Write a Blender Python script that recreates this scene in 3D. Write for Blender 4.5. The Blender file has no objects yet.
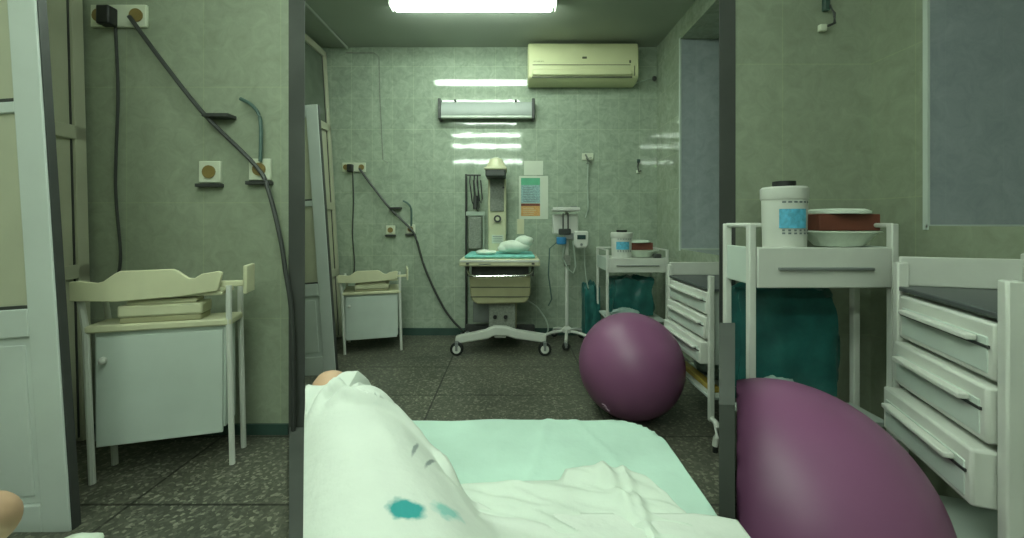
import bpy, bmesh, math, random
from mathutils import Vector, Matrix, noise
random.seed(4)
C = bpy.context.scene.collection
PI = math.pi
F, HU, HV, HC = 406.0, 512.0, 222.0, 1.10     # focal (px), horizon centre, eye height

def W(u, v, y):
    return Vector(((u-HU)/F*y, y, HC-(v-HV)/F*y))

# ---------------------------------------------------------------- materials
def mat(name, col, rough=.5, metal=0, var=.12, vs=9, bump=0, bs=60, trans=0, emit=None, es=0, alpha=1, coat=0, sss=0):
    m = bpy.data.materials.new(name); m.use_nodes = True
    nt = m.node_tree; b = nt.nodes['Principled BSDF']
    b.inputs['Roughness'].default_value = rough
    b.inputs['Metallic'].default_value = metal
    b.inputs['Transmission Weight'].default_value = trans
    b.inputs['Alpha'].default_value = alpha
    b.inputs['Coat Weight'].default_value = coat
    tc = nt.nodes.new('ShaderNodeTexCoord')
    n = nt.nodes.new('ShaderNodeTexNoise'); n.inputs['Scale'].default_value = vs; n.inputs['Detail'].default_value = 5
    nt.links.new(tc.outputs['Object'], n.inputs['Vector'])
    r = nt.nodes.new('ShaderNodeValToRGB')
    r.color_ramp.elements[0].position = .3; r.color_ramp.elements[1].position = .7
    r.color_ramp.elements[0].color = (*[c*(1-var) for c in col], 1)
    r.color_ramp.elements[1].color = (*[min(1, c*(1+var)) for c in col], 1)
    nt.links.new(n.outputs['Fac'], r.inputs['Fac']); nt.links.new(r.outputs['Color'], b.inputs['Base Color'])
    if emit: b.inputs['Emission Color'].default_value = (*emit, 1); b.inputs['Emission Strength'].default_value = es
    if bump:
        n2 = nt.nodes.new('ShaderNodeTexNoise'); n2.inputs['Scale'].default_value = bs; n2.inputs['Detail'].default_value = 3
        nt.links.new(tc.outputs['Object'], n2.inputs['Vector'])
        bp = nt.nodes.new('ShaderNodeBump'); bp.inputs['Strength'].default_value = bump; bp.inputs['Distance'].default_value = .01
        nt.links.new(n2.outputs['Fac'], bp.inputs['Height']); nt.links.new(bp.outputs['Normal'], b.inputs['Normal'])
    return m

def tile_mat(name, axis, c1, c2, grout, bw=.2, rh=.3, rough=.05, ox=0, oz=0, bump=.12, ms=.0022):
    m = bpy.data.materials.new(name); m.use_nodes = True
    nt = m.node_tree; N = nt.nodes; L = nt.links; b = N['Principled BSDF']
    b.inputs['Roughness'].default_value = rough
    b.inputs['Specular IOR Level'].default_value = .6
    tc = N.new('ShaderNodeTexCoord'); s = N.new('ShaderNodeSeparateXYZ'); cb = N.new('ShaderNodeCombineXYZ')
    L.new(tc.outputs['Object'], s.inputs[0]); L.new(s.outputs[axis], cb.inputs[0]); L.new(s.outputs[2], cb.inputs[1])
    mp = N.new('ShaderNodeMapping'); mp.inputs['Location'].default_value = (10+ox, oz, 0); L.new(cb.outputs[0], mp.inputs[0])
    n1 = N.new('ShaderNodeTexNoise'); n1.inputs['Scale'].default_value = 13; n1.inputs['Detail'].default_value = 9; n1.inputs['Roughness'].default_value = .68; n1.inputs['Distortion'].default_value = .8
    L.new(tc.outputs['Object'], n1.inputs['Vector'])
    r = N.new('ShaderNodeValToRGB'); r.color_ramp.elements[0].position = .3; r.color_ramp.elements[1].position = .7
    r.color_ramp.elements[0].color = (*c1, 1); r.color_ramp.elements[1].color = (*c2, 1)
    L.new(n1.outputs['Fac'], r.inputs['Fac'])
    br = N.new('ShaderNodeTexBrick'); br.offset = 0; br.squash = 1
    br.inputs['Scale'].default_value = 1; br.inputs['Brick Width'].default_value = bw; br.inputs['Row Height'].default_value = rh
    br.inputs['Mortar Size'].default_value = ms; br.inputs['Mortar Smooth'].default_value = .4; br.inputs['Bias'].default_value = 0
    br.inputs['Color1'].default_value = (.93,.93,.93,1); br.inputs['Color2'].default_value = (1,1,1,1)
    br.inputs['Mortar'].default_value = (*grout, 1)
    L.new(mp.outputs[0], br.inputs['Vector'])
    mx = N.new('ShaderNodeMix'); mx.data_type = 'RGBA'; mx.blend_type = 'MULTIPLY'; mx.inputs[0].default_value = 1
    L.new(r.outputs['Color'], mx.inputs[6]); L.new(br.outputs['Color'], mx.inputs[7]); L.new(mx.outputs[2], b.inputs['Base Color'])
    n3 = N.new('ShaderNodeTexNoise'); n3.inputs['Scale'].default_value = 9; n3.inputs['Detail'].default_value = 1
    L.new(tc.outputs['Object'], n3.inputs['Vector'])
    ad = N.new('ShaderNodeMath'); ad.operation = 'MULTIPLY_ADD'; ad.inputs[1].default_value = -1.2
    L.new(br.outputs['Fac'], ad.inputs[0]); L.new(n3.outputs['Fac'], ad.inputs[2])
    bp = N.new('ShaderNodeBump'); bp.inputs['Strength'].default_value = bump; bp.inputs['Distance'].default_value = .006
    L.new(ad.outputs[0], bp.inputs['Height']); L.new(bp.outputs['Normal'], b.inputs['Normal'])
    return m

def terrazzo():
    m = bpy.data.materials.new('terrazzo'); m.use_nodes = True
    nt = m.node_tree; N = nt.nodes; L = nt.links; b = N['Principled BSDF']
    b.inputs['Roughness'].default_value = .42
    tc = N.new('ShaderNodeTexCoord')
    v = N.new('ShaderNodeTexVoronoi'); v.inputs['Scale'].default_value = 85; L.new(tc.outputs['Object'], v.inputs['Vector'])
    r = N.new('ShaderNodeValToRGB'); e = r.color_ramp.elements
    e[0].position = 0; e[0].color = (.078,.082,.064,1); e[1].position = 1; e[1].color = (.28,.28,.22,1)
    x = e.new(.55); x.color = (.105,.107,.083,1); x = e.new(.8); x.color = (.15,.15,.12,1)
    sp = N.new('ShaderNodeSeparateColor'); L.new(v.outputs['Color'], sp.inputs[0]); L.new(sp.outputs[0], r.inputs['Fac'])
    n = N.new('ShaderNodeTexNoise'); n.inputs['Scale'].default_value = 2.2; n.inputs['Detail'].default_value = 4; L.new(tc.outputs['Object'], n.inputs['Vector'])
    r2 = N.new('ShaderNodeValToRGB'); r2.color_ramp.elements[0].position = .3; r2.color_ramp.elements[1].position = .7
    r2.color_ramp.elements[0].color = (.62,.64,.62,1); r2.color_ramp.elements[1].color = (1.1,1.1,1.02,1); L.new(n.outputs['Fac'], r2.inputs['Fac'])
    mp = N.new('ShaderNodeMapping'); mp.inputs['Location'].default_value = (10+.486, 10-2.58, 0); L.new(tc.outputs['Object'], mp.inputs[0])
    br = N.new('ShaderNodeTexBrick'); br.offset = .5; br.offset_frequency = 2
    br.inputs['Scale'].default_value = 1; br.inputs['Brick Width'].default_value = 1.0; br.inputs['Row Height'].default_value = .5
    br.offset = 0
    br.inputs['Mortar Size'].default_value = .006; br.inputs['Mortar Smooth'].default_value = .1
    br.inputs['Color1'].default_value = (1,1,1,1); br.inputs['Color2'].default_value = (.85,.85,.85,1); br.inputs['Mortar'].default_value = (.25,.25,.25,1)
    L.new(mp.outputs[0], br.inputs['Vector'])
    a = N.new('ShaderNodeMix'); a.data_type = 'RGBA'; a.blend_type = 'MULTIPLY'; a.inputs[0].default_value = 1
    c = N.new('ShaderNodeMix'); c.data_type = 'RGBA'; c.blend_type = 'MULTIPLY'; c.inputs[0].default_value = 1
    L.new(r.outputs['Color'], a.inputs[6]); L.new(r2.outputs['Color'], a.inputs[7])
    L.new(a.outputs[2], c.inputs[6]); L.new(br.outputs['Color'], c.inputs[7]); L.new(c.outputs[2], b.inputs['Base Color'])
    return m

G1, G2, GR = (.27,.335,.255), (.43,.50,.395), (1.25,1.22,1.15)
M = dict(
 tile_x = tile_mat('green_marble_tile_back', 0, G1, G2, GR, oz=.142, ox=.16, rh=.306, bump=.07),
 tile_y = tile_mat('green_marble_tile_side', 1, (.27,.325,.235), (.42,.475,.37), GR, oz=.142, rh=.306),
 bay_x = tile_mat('green_marble_tile_dimmed', 0, (.25,.29,.205), (.34,.385,.285), (1.08,1.08,1.0), rough=.4, bw=.4, rh=.6, ms=.003),  # back wall tile in darker colours, dimness of the bays painted in
 bay_y = tile_mat('green_marble_tile_dimmed_side', 1, (.24,.28,.195), (.32,.365,.26), (1.08,1.08,1.0), rough=.4, bw=.4, rh=.6, ms=.003),  # side tile darkened the same way for the dimmer bays
 lilac = tile_mat('grey_lilac_tile', 0, (.33,.38,.40), (.46,.51,.53), (1.1,1.12,1.05), rough=.3, bw=.2, rh=3, ox=.06),
 lilac_bay = tile_mat('grey_lilac_tile_dimmed', 0, (.27,.31,.33), (.37,.41,.43), (1,1.02,1), rough=.45, bw=.22, rh=3),  # reveal tile scaled darker, bay dimness put into the colour
 floor = terrazzo(),
 ceil = mat('ceiling_paint', (.36,.40,.34), .75, var=.05, vs=2),
 dark = mat('darkened_band_paint', (.062,.068,.060), .7, var=.2, vs=3),  # dark tone painted in for the darkened bands beside the middle room
 rear = mat('rear_wall_paint', (.10,.12,.09), .7),
 base = mat('teal_baseboard', (.035,.075,.06), .5),
 door = mat('white_door_paint', (.56,.61,.57), .4, var=.05, vs=4),
 doorc = mat('cream_frame_paint', (.47,.48,.35), .4, var=.07, vs=4),
 glassd = mat('dark_glass', (.12,.145,.11), .12, var=.1),
 white = mat('white_enamel', (.60,.62,.56), .35, var=.05),
 whiteg = mat('pale_cabinet_enamel', (.52,.59,.53), .45, var=.06, vs=5),
 cream = mat('cream_plastic', (.60,.60,.40), .4, var=.06),
 tan = mat('tan_plastic', (.36,.35,.20), .5, var=.08),
 ac = mat('yellowed_plastic', (.62,.64,.38), .4, var=.05, vs=3),
 acd = mat('air_slot_shadow', (.09,.10,.06), .6),
 black = mat('black_rubber', (.012,.014,.013), .5),
 dgrey = mat('dark_grey_metal', (.06,.065,.06), .45, metal=.3),
 grey = mat('grey_metal', (.25,.27,.26), .4, metal=.4),
 greyp = mat('grey_panel', (.22,.24,.20), .5, var=.25, vs=60),
 chrome = mat('chrome', (.65,.67,.63), .18, metal=1),
 mint = mat('mint_sheet_cloth', (.45,.62,.53), .85, var=.10, vs=5, bump=.25, bs=25),
 turq = mat('turquoise_cloth', (.18,.50,.45), .8, var=.2, vs=20),
 pad = mat('white_pad_cloth', (.60,.665,.585), .85, var=.06, vs=8, bump=.3, bs=30),
 clothw = mat('white_cotton', (.66,.74,.63), .85, bump=.3, bs=60),
 skin = mat('skin', (.56,.36,.23), .55, var=.08, sss=.1),
 teal = mat('teal_plastic_film', (.02,.12,.11), .35, var=.3, vs=10, bump=.5, bs=16),
 clear = mat('milky_plastic_film', (.30,.42,.38), .3, var=.2, vs=14, bump=.8, bs=22),
 blue = mat('blue_plastic', (.03,.20,.42), .4),
 lblue = mat('light_blue_label', (.10,.42,.60), .5, var=.3, vs=50),
 brown = mat('red_brown_card', (.17,.05,.03), .6),
 steel = mat('grey_cart_top', (.07,.08,.08), .4),
 paper = mat('white_paper', (.58,.63,.52), .7, var=.04),
 pgreen = mat('poster_green', (.10,.38,.22), .7), pblue = mat('poster_blue_print', (.27,.42,.42), .7, var=.35, vs=120),
 porange = mat('poster_orange', (.60,.33,.12), .7, var=.2, vs=90),
 yellow = mat('yellow_strip', (.45,.33,.06), .5),
 hose = mat('clear_hose', (.42,.50,.42), .3), bhose = mat('blue_green_hose', (.07,.13,.11), .5),
 tube = mat('lamp_tube', (1,1,1), .4, emit=(.86,1,.80), es=30),
 tubew = mat('lamp_diffuser', (1,1,1), .4, emit=(.83,1,.85), es=32),
 tubeb = mat('bay_fill_diffuser', (1,1,1), .4, emit=(.83,1,.80), es=9),  # emission for the added bay fill battens
 uv = mat('grey_lamp_housing', (.33,.37,.34), .4, metal=0, var=.04),
 lens = mat('pale_tube_glass', (.62,.68,.60), .15),
 ink = mat('grey_ink', (.16,.19,.19), .8), inkt = mat('faded_print', (.40,.42,.26), .7),
 screen = mat('dark_screen', (.03,.06,.06), .2), socket = mat('socket_plastic', (.60,.64,.50), .4),
 brass = mat('brown_contact', (.22,.16,.05), .5),
 pink = mat('faded_pink_mark', (.45,.28,.40), .6),
)
def ball_mat():
    m = mat('violet_rubber', (.23,.085,.18), .42, var=.06, vs=3)
    return m
M['ball'] = ball_mat()

def blanket_mat():
    m = mat('white_blanket_cotton', (.62,.665,.60), .9, var=.04, vs=6, bump=.25, bs=40)
    return m
M['blanket'] = blanket_mat()

# ---------------------------------------------------------------- mesh helper
class B:
    def __init__(s): s.bm = bmesh.new()
    def box(s, x0, x1, y0, y1, z0, z1, mtx=None):
        vs = [s.bm.verts.new((x, y, z)) for x in (x0, x1) for y in (y0, y1) for z in (z0, z1)]
        for f in ((0,1,3,2),(4,6,7,5),(0,4,5,1),(2,3,7,6),(0,2,6,4),(1,5,7,3)): s.bm.faces.new([vs[i] for i in f])
        if mtx: bmesh.ops.transform(s.bm, matrix=mtx, verts=vs)
        return s
    def poly(s, pts, h0, h1, axis='z'):
        def v(p, h):
            return {'z': (p[0], p[1], h), 'y': (p[0], h, p[1]), 'x': (h, p[0], p[1])}[axis]
        a = [s.bm.verts.new(v(p, h0)) for p in pts]; b = [s.bm.verts.new(v(p, h1)) for p in pts]
        n = len(pts)
        s.bm.faces.new(a); s.bm.faces.new(b[::-1])
        for i in range(n): s.bm.faces.new((a[i], b[i], b[(i+1) % n], a[(i+1) % n]))
        return s
    def tube(s, pts, r, seg=8, cap=True):
        pts = [Vector(p) for p in pts]; rings = []
        rr = r if isinstance(r, (list, tuple)) else [r]*len(pts)
        for i, p in enumerate(pts):
            t = (pts[min(i+1, len(pts)-1)] - pts[max(i-1, 0)]).normalized()
            up = Vector((0, 0, 1)) if abs(t.z) < .95 else Vector((0, 1, 0))
            a = t.cross(up).normalized(); b = t.cross(a)
            rings.append([s.bm.verts.new(p + (a*math.cos(k*2*PI/seg) + b*math.sin(k*2*PI/seg))*rr[i]) for k in range(seg)])
        for i in range(len(rings)-1):
            for k in range(seg):
                s.bm.faces.new((rings[i][k], rings[i][(k+1) % seg], rings[i+1][(k+1) % seg], rings[i+1][k]))
        if cap: s.bm.faces.new(rings[0][::-1]); s.bm.faces.new(rings[-1])
        return s
    def lathe(s, prof, c=(0, 0, 0), seg=24):
        rings = []
        for r, z in prof:
            rings.append([s.bm.verts.new((c[0]+max(r, 1e-4)*math.cos(k*2*PI/seg), c[1]+max(r, 1e-4)*math.sin(k*2*PI/seg), c[2]+z)) for k in range(seg)])
        for i in range(len(rings)-1):
            for k in range(seg): s.bm.faces.new((rings[i][k], rings[i][(k+1) % seg], rings[i+1][(k+1) % seg], rings[i+1][k]))
        s.bm.faces.new(rings[0][::-1]); s.bm.faces.new(rings[-1]); return s
    def ball(s, c, r, sc=(1, 1, 1), u=20, v=12):
        bmesh.ops.create_uvsphere(s.bm, u_segments=u, v_segments=v, radius=r, matrix=Matrix.Translation(c) @ Matrix.Diagonal((*sc, 1)))
        return s
    def obj(s, name, m, parent=None, bevel=0, smooth=True, sub=0, thick=0):
        bmesh.ops.recalc_face_normals(s.bm, faces=s.bm.faces)
        me = bpy.data.meshes.new(name); s.bm.to_mesh(me); s.bm.free()
        me.materials.append(M[m] if isinstance(m, str) else m)
        o = bpy.data.objects.new(name, me); C.objects.link(o)
        if parent: o.parent = parent
        if thick: d = o.modifiers.new('t', 'SOLIDIFY'); d.thickness = thick; d.offset = -1
        if bevel:
            d = o.modifiers.new('b', 'BEVEL'); d.width = bevel; d.segments = 2; d.limit_method = 'ANGLE'; d.angle_limit = .7
        if sub: d = o.modifiers.new('s', 'SUBSURF'); d.levels = sub; d.render_levels = sub
        if smooth:
            for p in me.polygons: p.use_smooth = True
            if not sub:
                try: me.set_sharp_from_angle(angle=.7)
                except Exception: pass
        return o

def tag(o, label, cat, group=None, kind=None):
    o['label'] = label; o['category'] = cat
    if group: o['group'] = group
    if kind: o['kind'] = kind
    return o
def thing(name, label, cat, loc=(0, 0, 0), rz=0, sc=1, group=None):
    o = bpy.data.objects.new(name, None); C.objects.link(o); o.location = loc; o.rotation_euler = (0, 0, rz); o.scale = (sc,)*3
    return tag(o, label, cat, group)
def struct(name, b, m, label, cat, parent=None, **k):
    o = b.obj(name, m, parent, **k)
    if not parent: tag(o, label, cat, kind='structure')
    return o

# ---------------------------------------------------------------- setting
YB = 3.95; H = 2.80; XL = -1.857; XR = 1.41; YL = 2.107; YR = 1.80
RL0, RL1 = -.5493, -.5099    # sides of the darkened left band, as slopes
RR0, RR1 = .5099, .5493
struct('floor', B().box(-2.5, 2.3, -4.5, 4.1, -.1, 0), 'floor', 'dark speckled terrazzo floor in large slabs', 'floor', smooth=False)
struct('ceiling', B().box(-2.5, 2.3, -4.5, 4.1, H, H+.1), 'ceil', 'grey green painted ceiling', 'ceiling', smooth=False)
struct('wall_back', B().box(XL-.1, XR+.5, YB, YB+.1, 0, H), 'tile_x', 'glossy green marbled tile back wall behind the infant warmer', 'wall', smooth=False)
struct('wall_left', B().box(XL-.1, XL, YL+.09, YB, 0, H), 'tile_y', 'narrow tiled left wall of the middle room', 'wall', smooth=False)
b = B(); b.box(XR, XR+.5, 3.41, YB, 0, H); b.box(XR, XR+.5, YR+.08, 3.41, 0, .873); b.box(XR, XR+.5, YR+.08, 3.41, 2.63, H); b.box(XR, XR+.5, YR+.08, 2.1, .873, 2.63)
struct('wall_right', b, 'tile_y', 'tiled right wall with a deep window recess above the drawer cart', 'wall', smooth=False)
struct('wall_left_bay', B().box(-2.37, RL0*YL, YL, YL+.09, 0, H), 'bay_x', 'near tiled wall at left behind the larger changing cabinet', 'wall', smooth=False)
struct('wall_right_bay', B().poly([(RR1*YR, YR), (2.2, YR), (2.2, YR+.08), (RR1*(YR+.08), YR+.08)], 0, H), 'bay_x', 'near tiled wall at right behind the larger instrument trolley', 'wall', smooth=False)
struct('wall_left_side', B().box(-2.37, -2.27, -4.5, YL, 0, H), 'bay_y', 'side wall of the left bay beside the near door', 'wall', smooth=False)
b = B(); XS = 1.59
b.box(XS, 2.2, 1.563, YR, 0, H); b.box(XS, 2.2, -4.5, 1.563, 0, 1.085); b.box(XS, 2.2, .35, 1.563, 2.7, H); b.box(XS, 2.2, -4.5, .35, 1.085, H)
struct('wall_right_side', b, 'bay_y', 'side wall of the right bay with a recess above the larger cart', 'wall', smooth=False)
struct('wall_rear', B().box(-2.5, 2.3, -4.6, -4.5, 0, H), 'rear', 'plain wall behind the viewer', 'wall', smooth=False)
# added dark posts, kerbs and screen standing in for the darkened bands
struct('trim_1', B().poly([(RL0*YL, YL-.004), (RL1*YL, YL-.004), (RL1*(YL+.09), YL+.09), (RL0*YL, YL+.09)], 0, H), 'dark', 'added dark post standing in for the darkened band left of the middle room', 'post', smooth=False)
struct('trim_2', B().poly([(RR0*YR, YR-.004), (RR1*YR, YR-.004), (RR1*(YR+.08), YR+.08), (RR0*(YR+.08), YR+.08)], 0, H), 'dark', 'added dark post standing in for the darkened band right of the middle room', 'post', smooth=False)
struct('trim_3', B().poly([(RL0*1.15, 1.15), (RL1*1.15, 1.15), (RL1*(YL-.01), YL-.01), (RL0*(YL-.01), YL-.01)], 0, .04), 'dark', 'added low dark kerb carrying the darkened left band across the floor', 'kerb', smooth=False)
struct('trim_4', B().poly([(RR0*1.2+.0, .80+.0), (RR0*1.2, .80)] if False else [(RR0*.80, .80), (RR1*.80, .80), (RR1*1.45, 1.45), (RR0*1.45, 1.45)], 0, .74), 'dark', 'added low dark screen carrying the darkened right band past the foot of the bed', 'screen', smooth=False)
struct('trim_5', B().poly([(RR0*1.46, 1.46), (RR1*1.46, 1.46), (RR1*(YR-.01), YR-.01), (RR0*(YR-.01), YR-.01)], 0, .04), 'dark', 'added low dark kerb carrying the darkened right band across the floor', 'kerb', smooth=False)
struct('baseboard_back', B().box(XL, XR, YB-.012, YB, 0, .07), 'base', 'dark teal skirting along the back wall', 'baseboard', smooth=False)
struct('baseboard_left', B().box(-2.27, RL0*YL, YL-.012, YL, 0, .055), 'base', 'dark teal skirting behind the larger changing cabinet', 'baseboard', smooth=False)
# lilac reveals of the recesses
struct('trim_6', B().box(XR+.001, XR+.5, 3.398, 3.41, .873, 2.63), 'lilac', 'grey lilac tiled reveal of the recess beside the back corner', 'reveal', smooth=False)
struct('trim_7', B().box(XR-.006, XR+.006, 3.392, 3.416, .86, 2.64), 'whiteg', 'thin pale corner bead of the recess', 'bead', smooth=False)
struct('trim_8', B().box(XS+.001, 2.2, 1.553, 1.563, 1.085, 2.7), 'lilac_bay', 'grey lilac tiled reveal above the larger drawer cart', 'reveal', smooth=False)
struct('trim_9', B().box(XS-.005, XS+.005, 1.549, 1.567, 1.07, 2.7).box(XS-.005, 2.2, 1.548, 1.556, 1.08, 1.09), 'whiteg', 'thin pale bead around the near recess', 'bead', smooth=False)
struct('trim_10', B().box(XR, XR+.5, 3.39, 3.40, .868, .88), 'whiteg', 'thin pale bead under the far recess', 'bead', smooth=False)
def window(name, x, y0, y1, z0, z1, lab):
    t = B(); w = .05
    t.box(x, x+.04, y0, y1, z0, z0+w); t.box(x, x+.04, y0, y1, z1-w, z1); t.box(x, x+.04, y0, y0+w, z0, z1); t.box(x, x+.04, y1-w, y1, z0, z1)
    ym = (y0+y1)/2; t.box(x, x+.04, ym-.03, ym+.03, z0, z1)
    o = struct(name, t, 'door', lab, 'window', smooth=False)
    struct('pane', B().box(x+.015, x+.02, y0+w, y1-w, z0+w, z1-w), 'glassd', '', '', parent=o, smooth=False)
window('window_1', XR+.44, 2.1, 3.39, .88, 2.63, 'window deep in the far right recess')
window('window_2', 2.13, .35, 1.54, 1.09, 2.7, 'window deep in the near right recess')

# thin conduit lines on the ceiling and back wall
def P(u, v, y=YB): return W(u, v, y)
struct('trim_11', B().tube([(-.505*0-1.22*0-1.60, YB-.01, H-.012), (-1.60, 2.3, H-.012)], .012), 'ceil', 'thin painted conduit crossing the ceiling', 'conduit')
pc = [P(346, 53), P(374, 53), P(379, 57), P(380, 99), P(383, 160), P(388, 163)]
for p in pc: p.y = YB-.004
tag(B().tube(pc, .0045, 6).obj('wall_cable', 'greyp'), 'thin pale cable run from the ceiling corner down the back wall', 'cable')

# doors ------------------------------------------------------------------
def leaf(root_args, w, h, stile, z_bot, z_mid0, z_mid1, z_mun, th=.04, lean=0):
    """leaf spans local x from -w to 0 (0 = free edge)"""
    t = B()
    t.box(-w, -w+stile, 0, th, 0, h); t.box(-stile, 0, 0, th, 0, h)
    t.box(-w+stile, -stile, 0, th, 0, z_bot); t.box(-w+stile, -stile, 0, th, z_mid0, z_mid1); t.box(-w+stile, -stile, 0, th, h-.09, h)
    t.box(-w+stile, -stile, .003, th-.003, z_mun-.02, z_mun+.02)
    name, loc, lab = root_args
    o = t.obj(name, 'door', None, bevel=.004, smooth=False); o.location = loc; o.rotation_euler = (0, lean, 0)
    tag(o, lab, 'door', kind='structure')
    q = B(); q.box(-w+stile, -stile, .014, .026, z_bot, z_mid0); q.box(-w+stile+.03, -stile-.03, .008, .02, z_bot+.03, z_mid0-.03)
    q.obj('door_panel', 'door', o, bevel=.004, smooth=False)
    q = B(); q.box(-w+stile, -stile, .016, .024, z_mid1, h-.09); q.obj('pane', 'doorc', o, smooth=False)
    q = B()
    for zz in (z_mid1, z_mun+.02): q.box(-w+stile, -stile, .006, .016, zz, zz+.012)
    q.obj('glazing_bead', 'dgrey', o, smooth=False)
    q = B(); q.box(.0005, .005, .006, th-.006, .003, h-.003); q.obj('edge_strip', 'dgrey', o, smooth=False)
    return o
LE = math.radians(-4.0)
leaf(('door_1', (-1.262, 2.91, 0.0), 'white panelled door leaf standing open at the left of the middle room'), .56, 1.95, .085, .14, .577, .665, 1.243, lean=LE)
leaf(('door_2', (-1.568, 1.44, 0.0), 'larger white door leaf at the far left of the near bay'), .68, 2.4, .10, .10, .70, .80, 1.52, lean=LE*.95)
def frame(name, x, y0, y1, h, zs, lab, lean):
    t = B(); w = .055
    t.box(0, .05, y0, y0+w, 0, h); t.box(0, .05, y1-w, y1, 0, h); t.box(0, .05, y0, y1, h-.06, h)
    for z in zs: t.box(0, .05, y0, y1, z-.035, z+.035)
    o = t.obj(name, 'doorc', None, bevel=.004, smooth=False); o.location = (x, 0, 0); o.rotation_euler = (0, lean, 0)
    tag(o, lab, 'door', kind='structure')
    q = B(); q.box(.012, .03, y0+w, y1-w, .02, zs[-1]-.03); q.obj('door_panel', 'doorc', o, smooth=False)
    q = B(); q.box(.012, .03, y0+w, y1-w, zs[-1]+.03, h-.06); q.obj('pane', 'glassd', o, smooth=False)
    q = B(); q.box(.03, .036, y0+w, y0+w+.006, .02, h-.06).box(.03, .036, y1-w-.006, y1-w, .02, h-.06); q.obj('glazing_bead', 'dgrey', o, smooth=False)
    return o
frame('door_3', -1.68, 3.05, 3.92, 2.74, (.62, 1.25, 2.0), 'tall cream door frame with dark transom in the back left corner', math.radians(-3.4))
frame('door_4', -2.20, 1.52, 2.09, 2.6, (.85, 1.55, 2.3), 'cream door frame behind the larger door leaf', math.radians(-1.5))

# ---------------------------------------------------------------- lamps
def batten(x0, x1, y, lab, wd=.10, m='tubew', hh=.075):
    r = thing('ceiling_lamp', lab, 'lamp', ((x0+x1)/2, y, H), group='fluorescent ceiling battens')
    l = (x1-x0)/2
    B().box(-l, l, -wd*.6, wd*.6, -.035, 0).obj('housing', 'white', r, bevel=.005)
    B().box(-l+.02, l-.02, -wd/2, wd/2, -hh, -.036).obj('diffuser', m, r, bevel=.012)
    B().box(-l-.012, -l, -wd*.6, wd*.6, -.07, 0).obj('end_cap', 'white', r, bevel=.004)
    B().box(l, l+.012, -wd*.6, wd*.6, -.07, 0).obj('end_cap', 'white', r, bevel=.004)
batten(-.92, .33, 3.10, 'bright fluorescent batten on the ceiling in front of the back wall')
batten(-1.00, .10, 1.2, 'fluorescent batten on the ceiling above the middle of the room', .10)
batten(-1.00, .12, 2.30, 'second fluorescent batten on the ceiling, just nearer than the one in view', .10)  # unseen batten added to brighten the door leaf and middle room
batten(-1.15, .18, .2, 'fluorescent batten on the ceiling above the bed', .12, hh=.08)
batten(-1.30, .20, -.9, 'fluorescent batten on the ceiling behind the viewer', .16, hh=.09)
batten(-1.60, .28, -3.1, 'fluorescent batten on the ceiling nearest the rear wall', .16, hh=.10)
batten(-2.10, -1.45, .55, 'added short batten out of view, brightening the left bay', m='tubeb')  # unseen lamp added to lift the brightness of the left bay
batten(1.30, 1.55, .15, 'added short batten out of view, brightening the right bay', wd=.2, m='tubeb')  # likewise added out of view, as fill for the right bay

# UV lamp on wall
r = thing('wall_lamp', 'long grey tube lamp with dark end brackets mounted on the tiled wall', 'lamp', P(487, 118)+Vector((0, 0, 0)))
l = .445
B().poly([(0, .0), (-.09, .0), (-.10, .05), (-.07, .135), (0, .145)], -l, l, 'x').obj('housing', 'uv', r, bevel=.006)
B().tube([(-l+.01, -.085, -.012), (l-.01, -.085, -.012)], .014, 12).obj('tube', 'lens', r)
for s in (-1, 1):
    B().box(s*l-.014, s*l+.014, -.115, 0, -.035, .16).obj('bracket', 'dgrey', r, bevel=.006)
for x in (-.30, .28): B().box(x-.01, x+.01, -.09, 0, .14, .155).obj('clip', 'dgrey', r, bevel=.002)

# air conditioner
r = thing('air_conditioner', 'yellowed wall air conditioner high on the tiled wall near the ceiling', 'air conditioner', P(580, 88))
w = .512; hh = .37
B().poly([(0, 0), (-.13, 0), (-.19, .035), (-.20, .10), (-.195, .31), (-.17, .36), (-.12, hh), (0, hh)], -w, w, 'x').obj('body', 'ac', r, bevel=.012)
B().box(-w+.02, w-.06, -.197, -.190, .115, .125).box(-w+.04, w-.08, -.203, -.19, .145, .15).obj('seam', 'acd', r)
B().box(-w+.035, w-.06, -.192, -.16, .032, .046).obj('air_slot', 'acd', r)
B().box(-w+.04, w-.07, -.212, -.18, .052, .105, ).obj('louvre', 'ac', r, bevel=.008)
B().box(-.012, .03, -.2035, -.195, .205, .225).obj('badge', 'acd', r, bevel=.004)
q = B()
for i, wd in enumerate((.012, .008, .014, .01, .012, .008)): q.box(-w+.05+i*.017, -w+.05+i*.017+wd, -.203, -.196, .178, .184)
q.obj('lettering', 'inkt', r)
B().box(w-.09, w-.075, -.203, -.19, .165, .19).obj('indicator', 'acd', r)
B().box(w-.045, w-.04, -.203, -.19, .05, .14).obj('side_seam', 'acd', r)
q = B(); q.tube([P(629, 86), P(640, 82), P(650, 79), P(656, 79)], .006, 6)
for v in q.bm.verts: v.co.y -= .01
tag(q.obj('hose', 'hose'), 'pale drain hose from the air conditioner to the corner', 'hose')
pp = P(656, 79); tag(B().ball((pp.x-.02, YB-.012, pp.z), .022, (1, .5, 1.2)).obj('pipe_fitting', 'dgrey'), 'small dark pipe fitting in the back corner', 'fitting')

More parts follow.
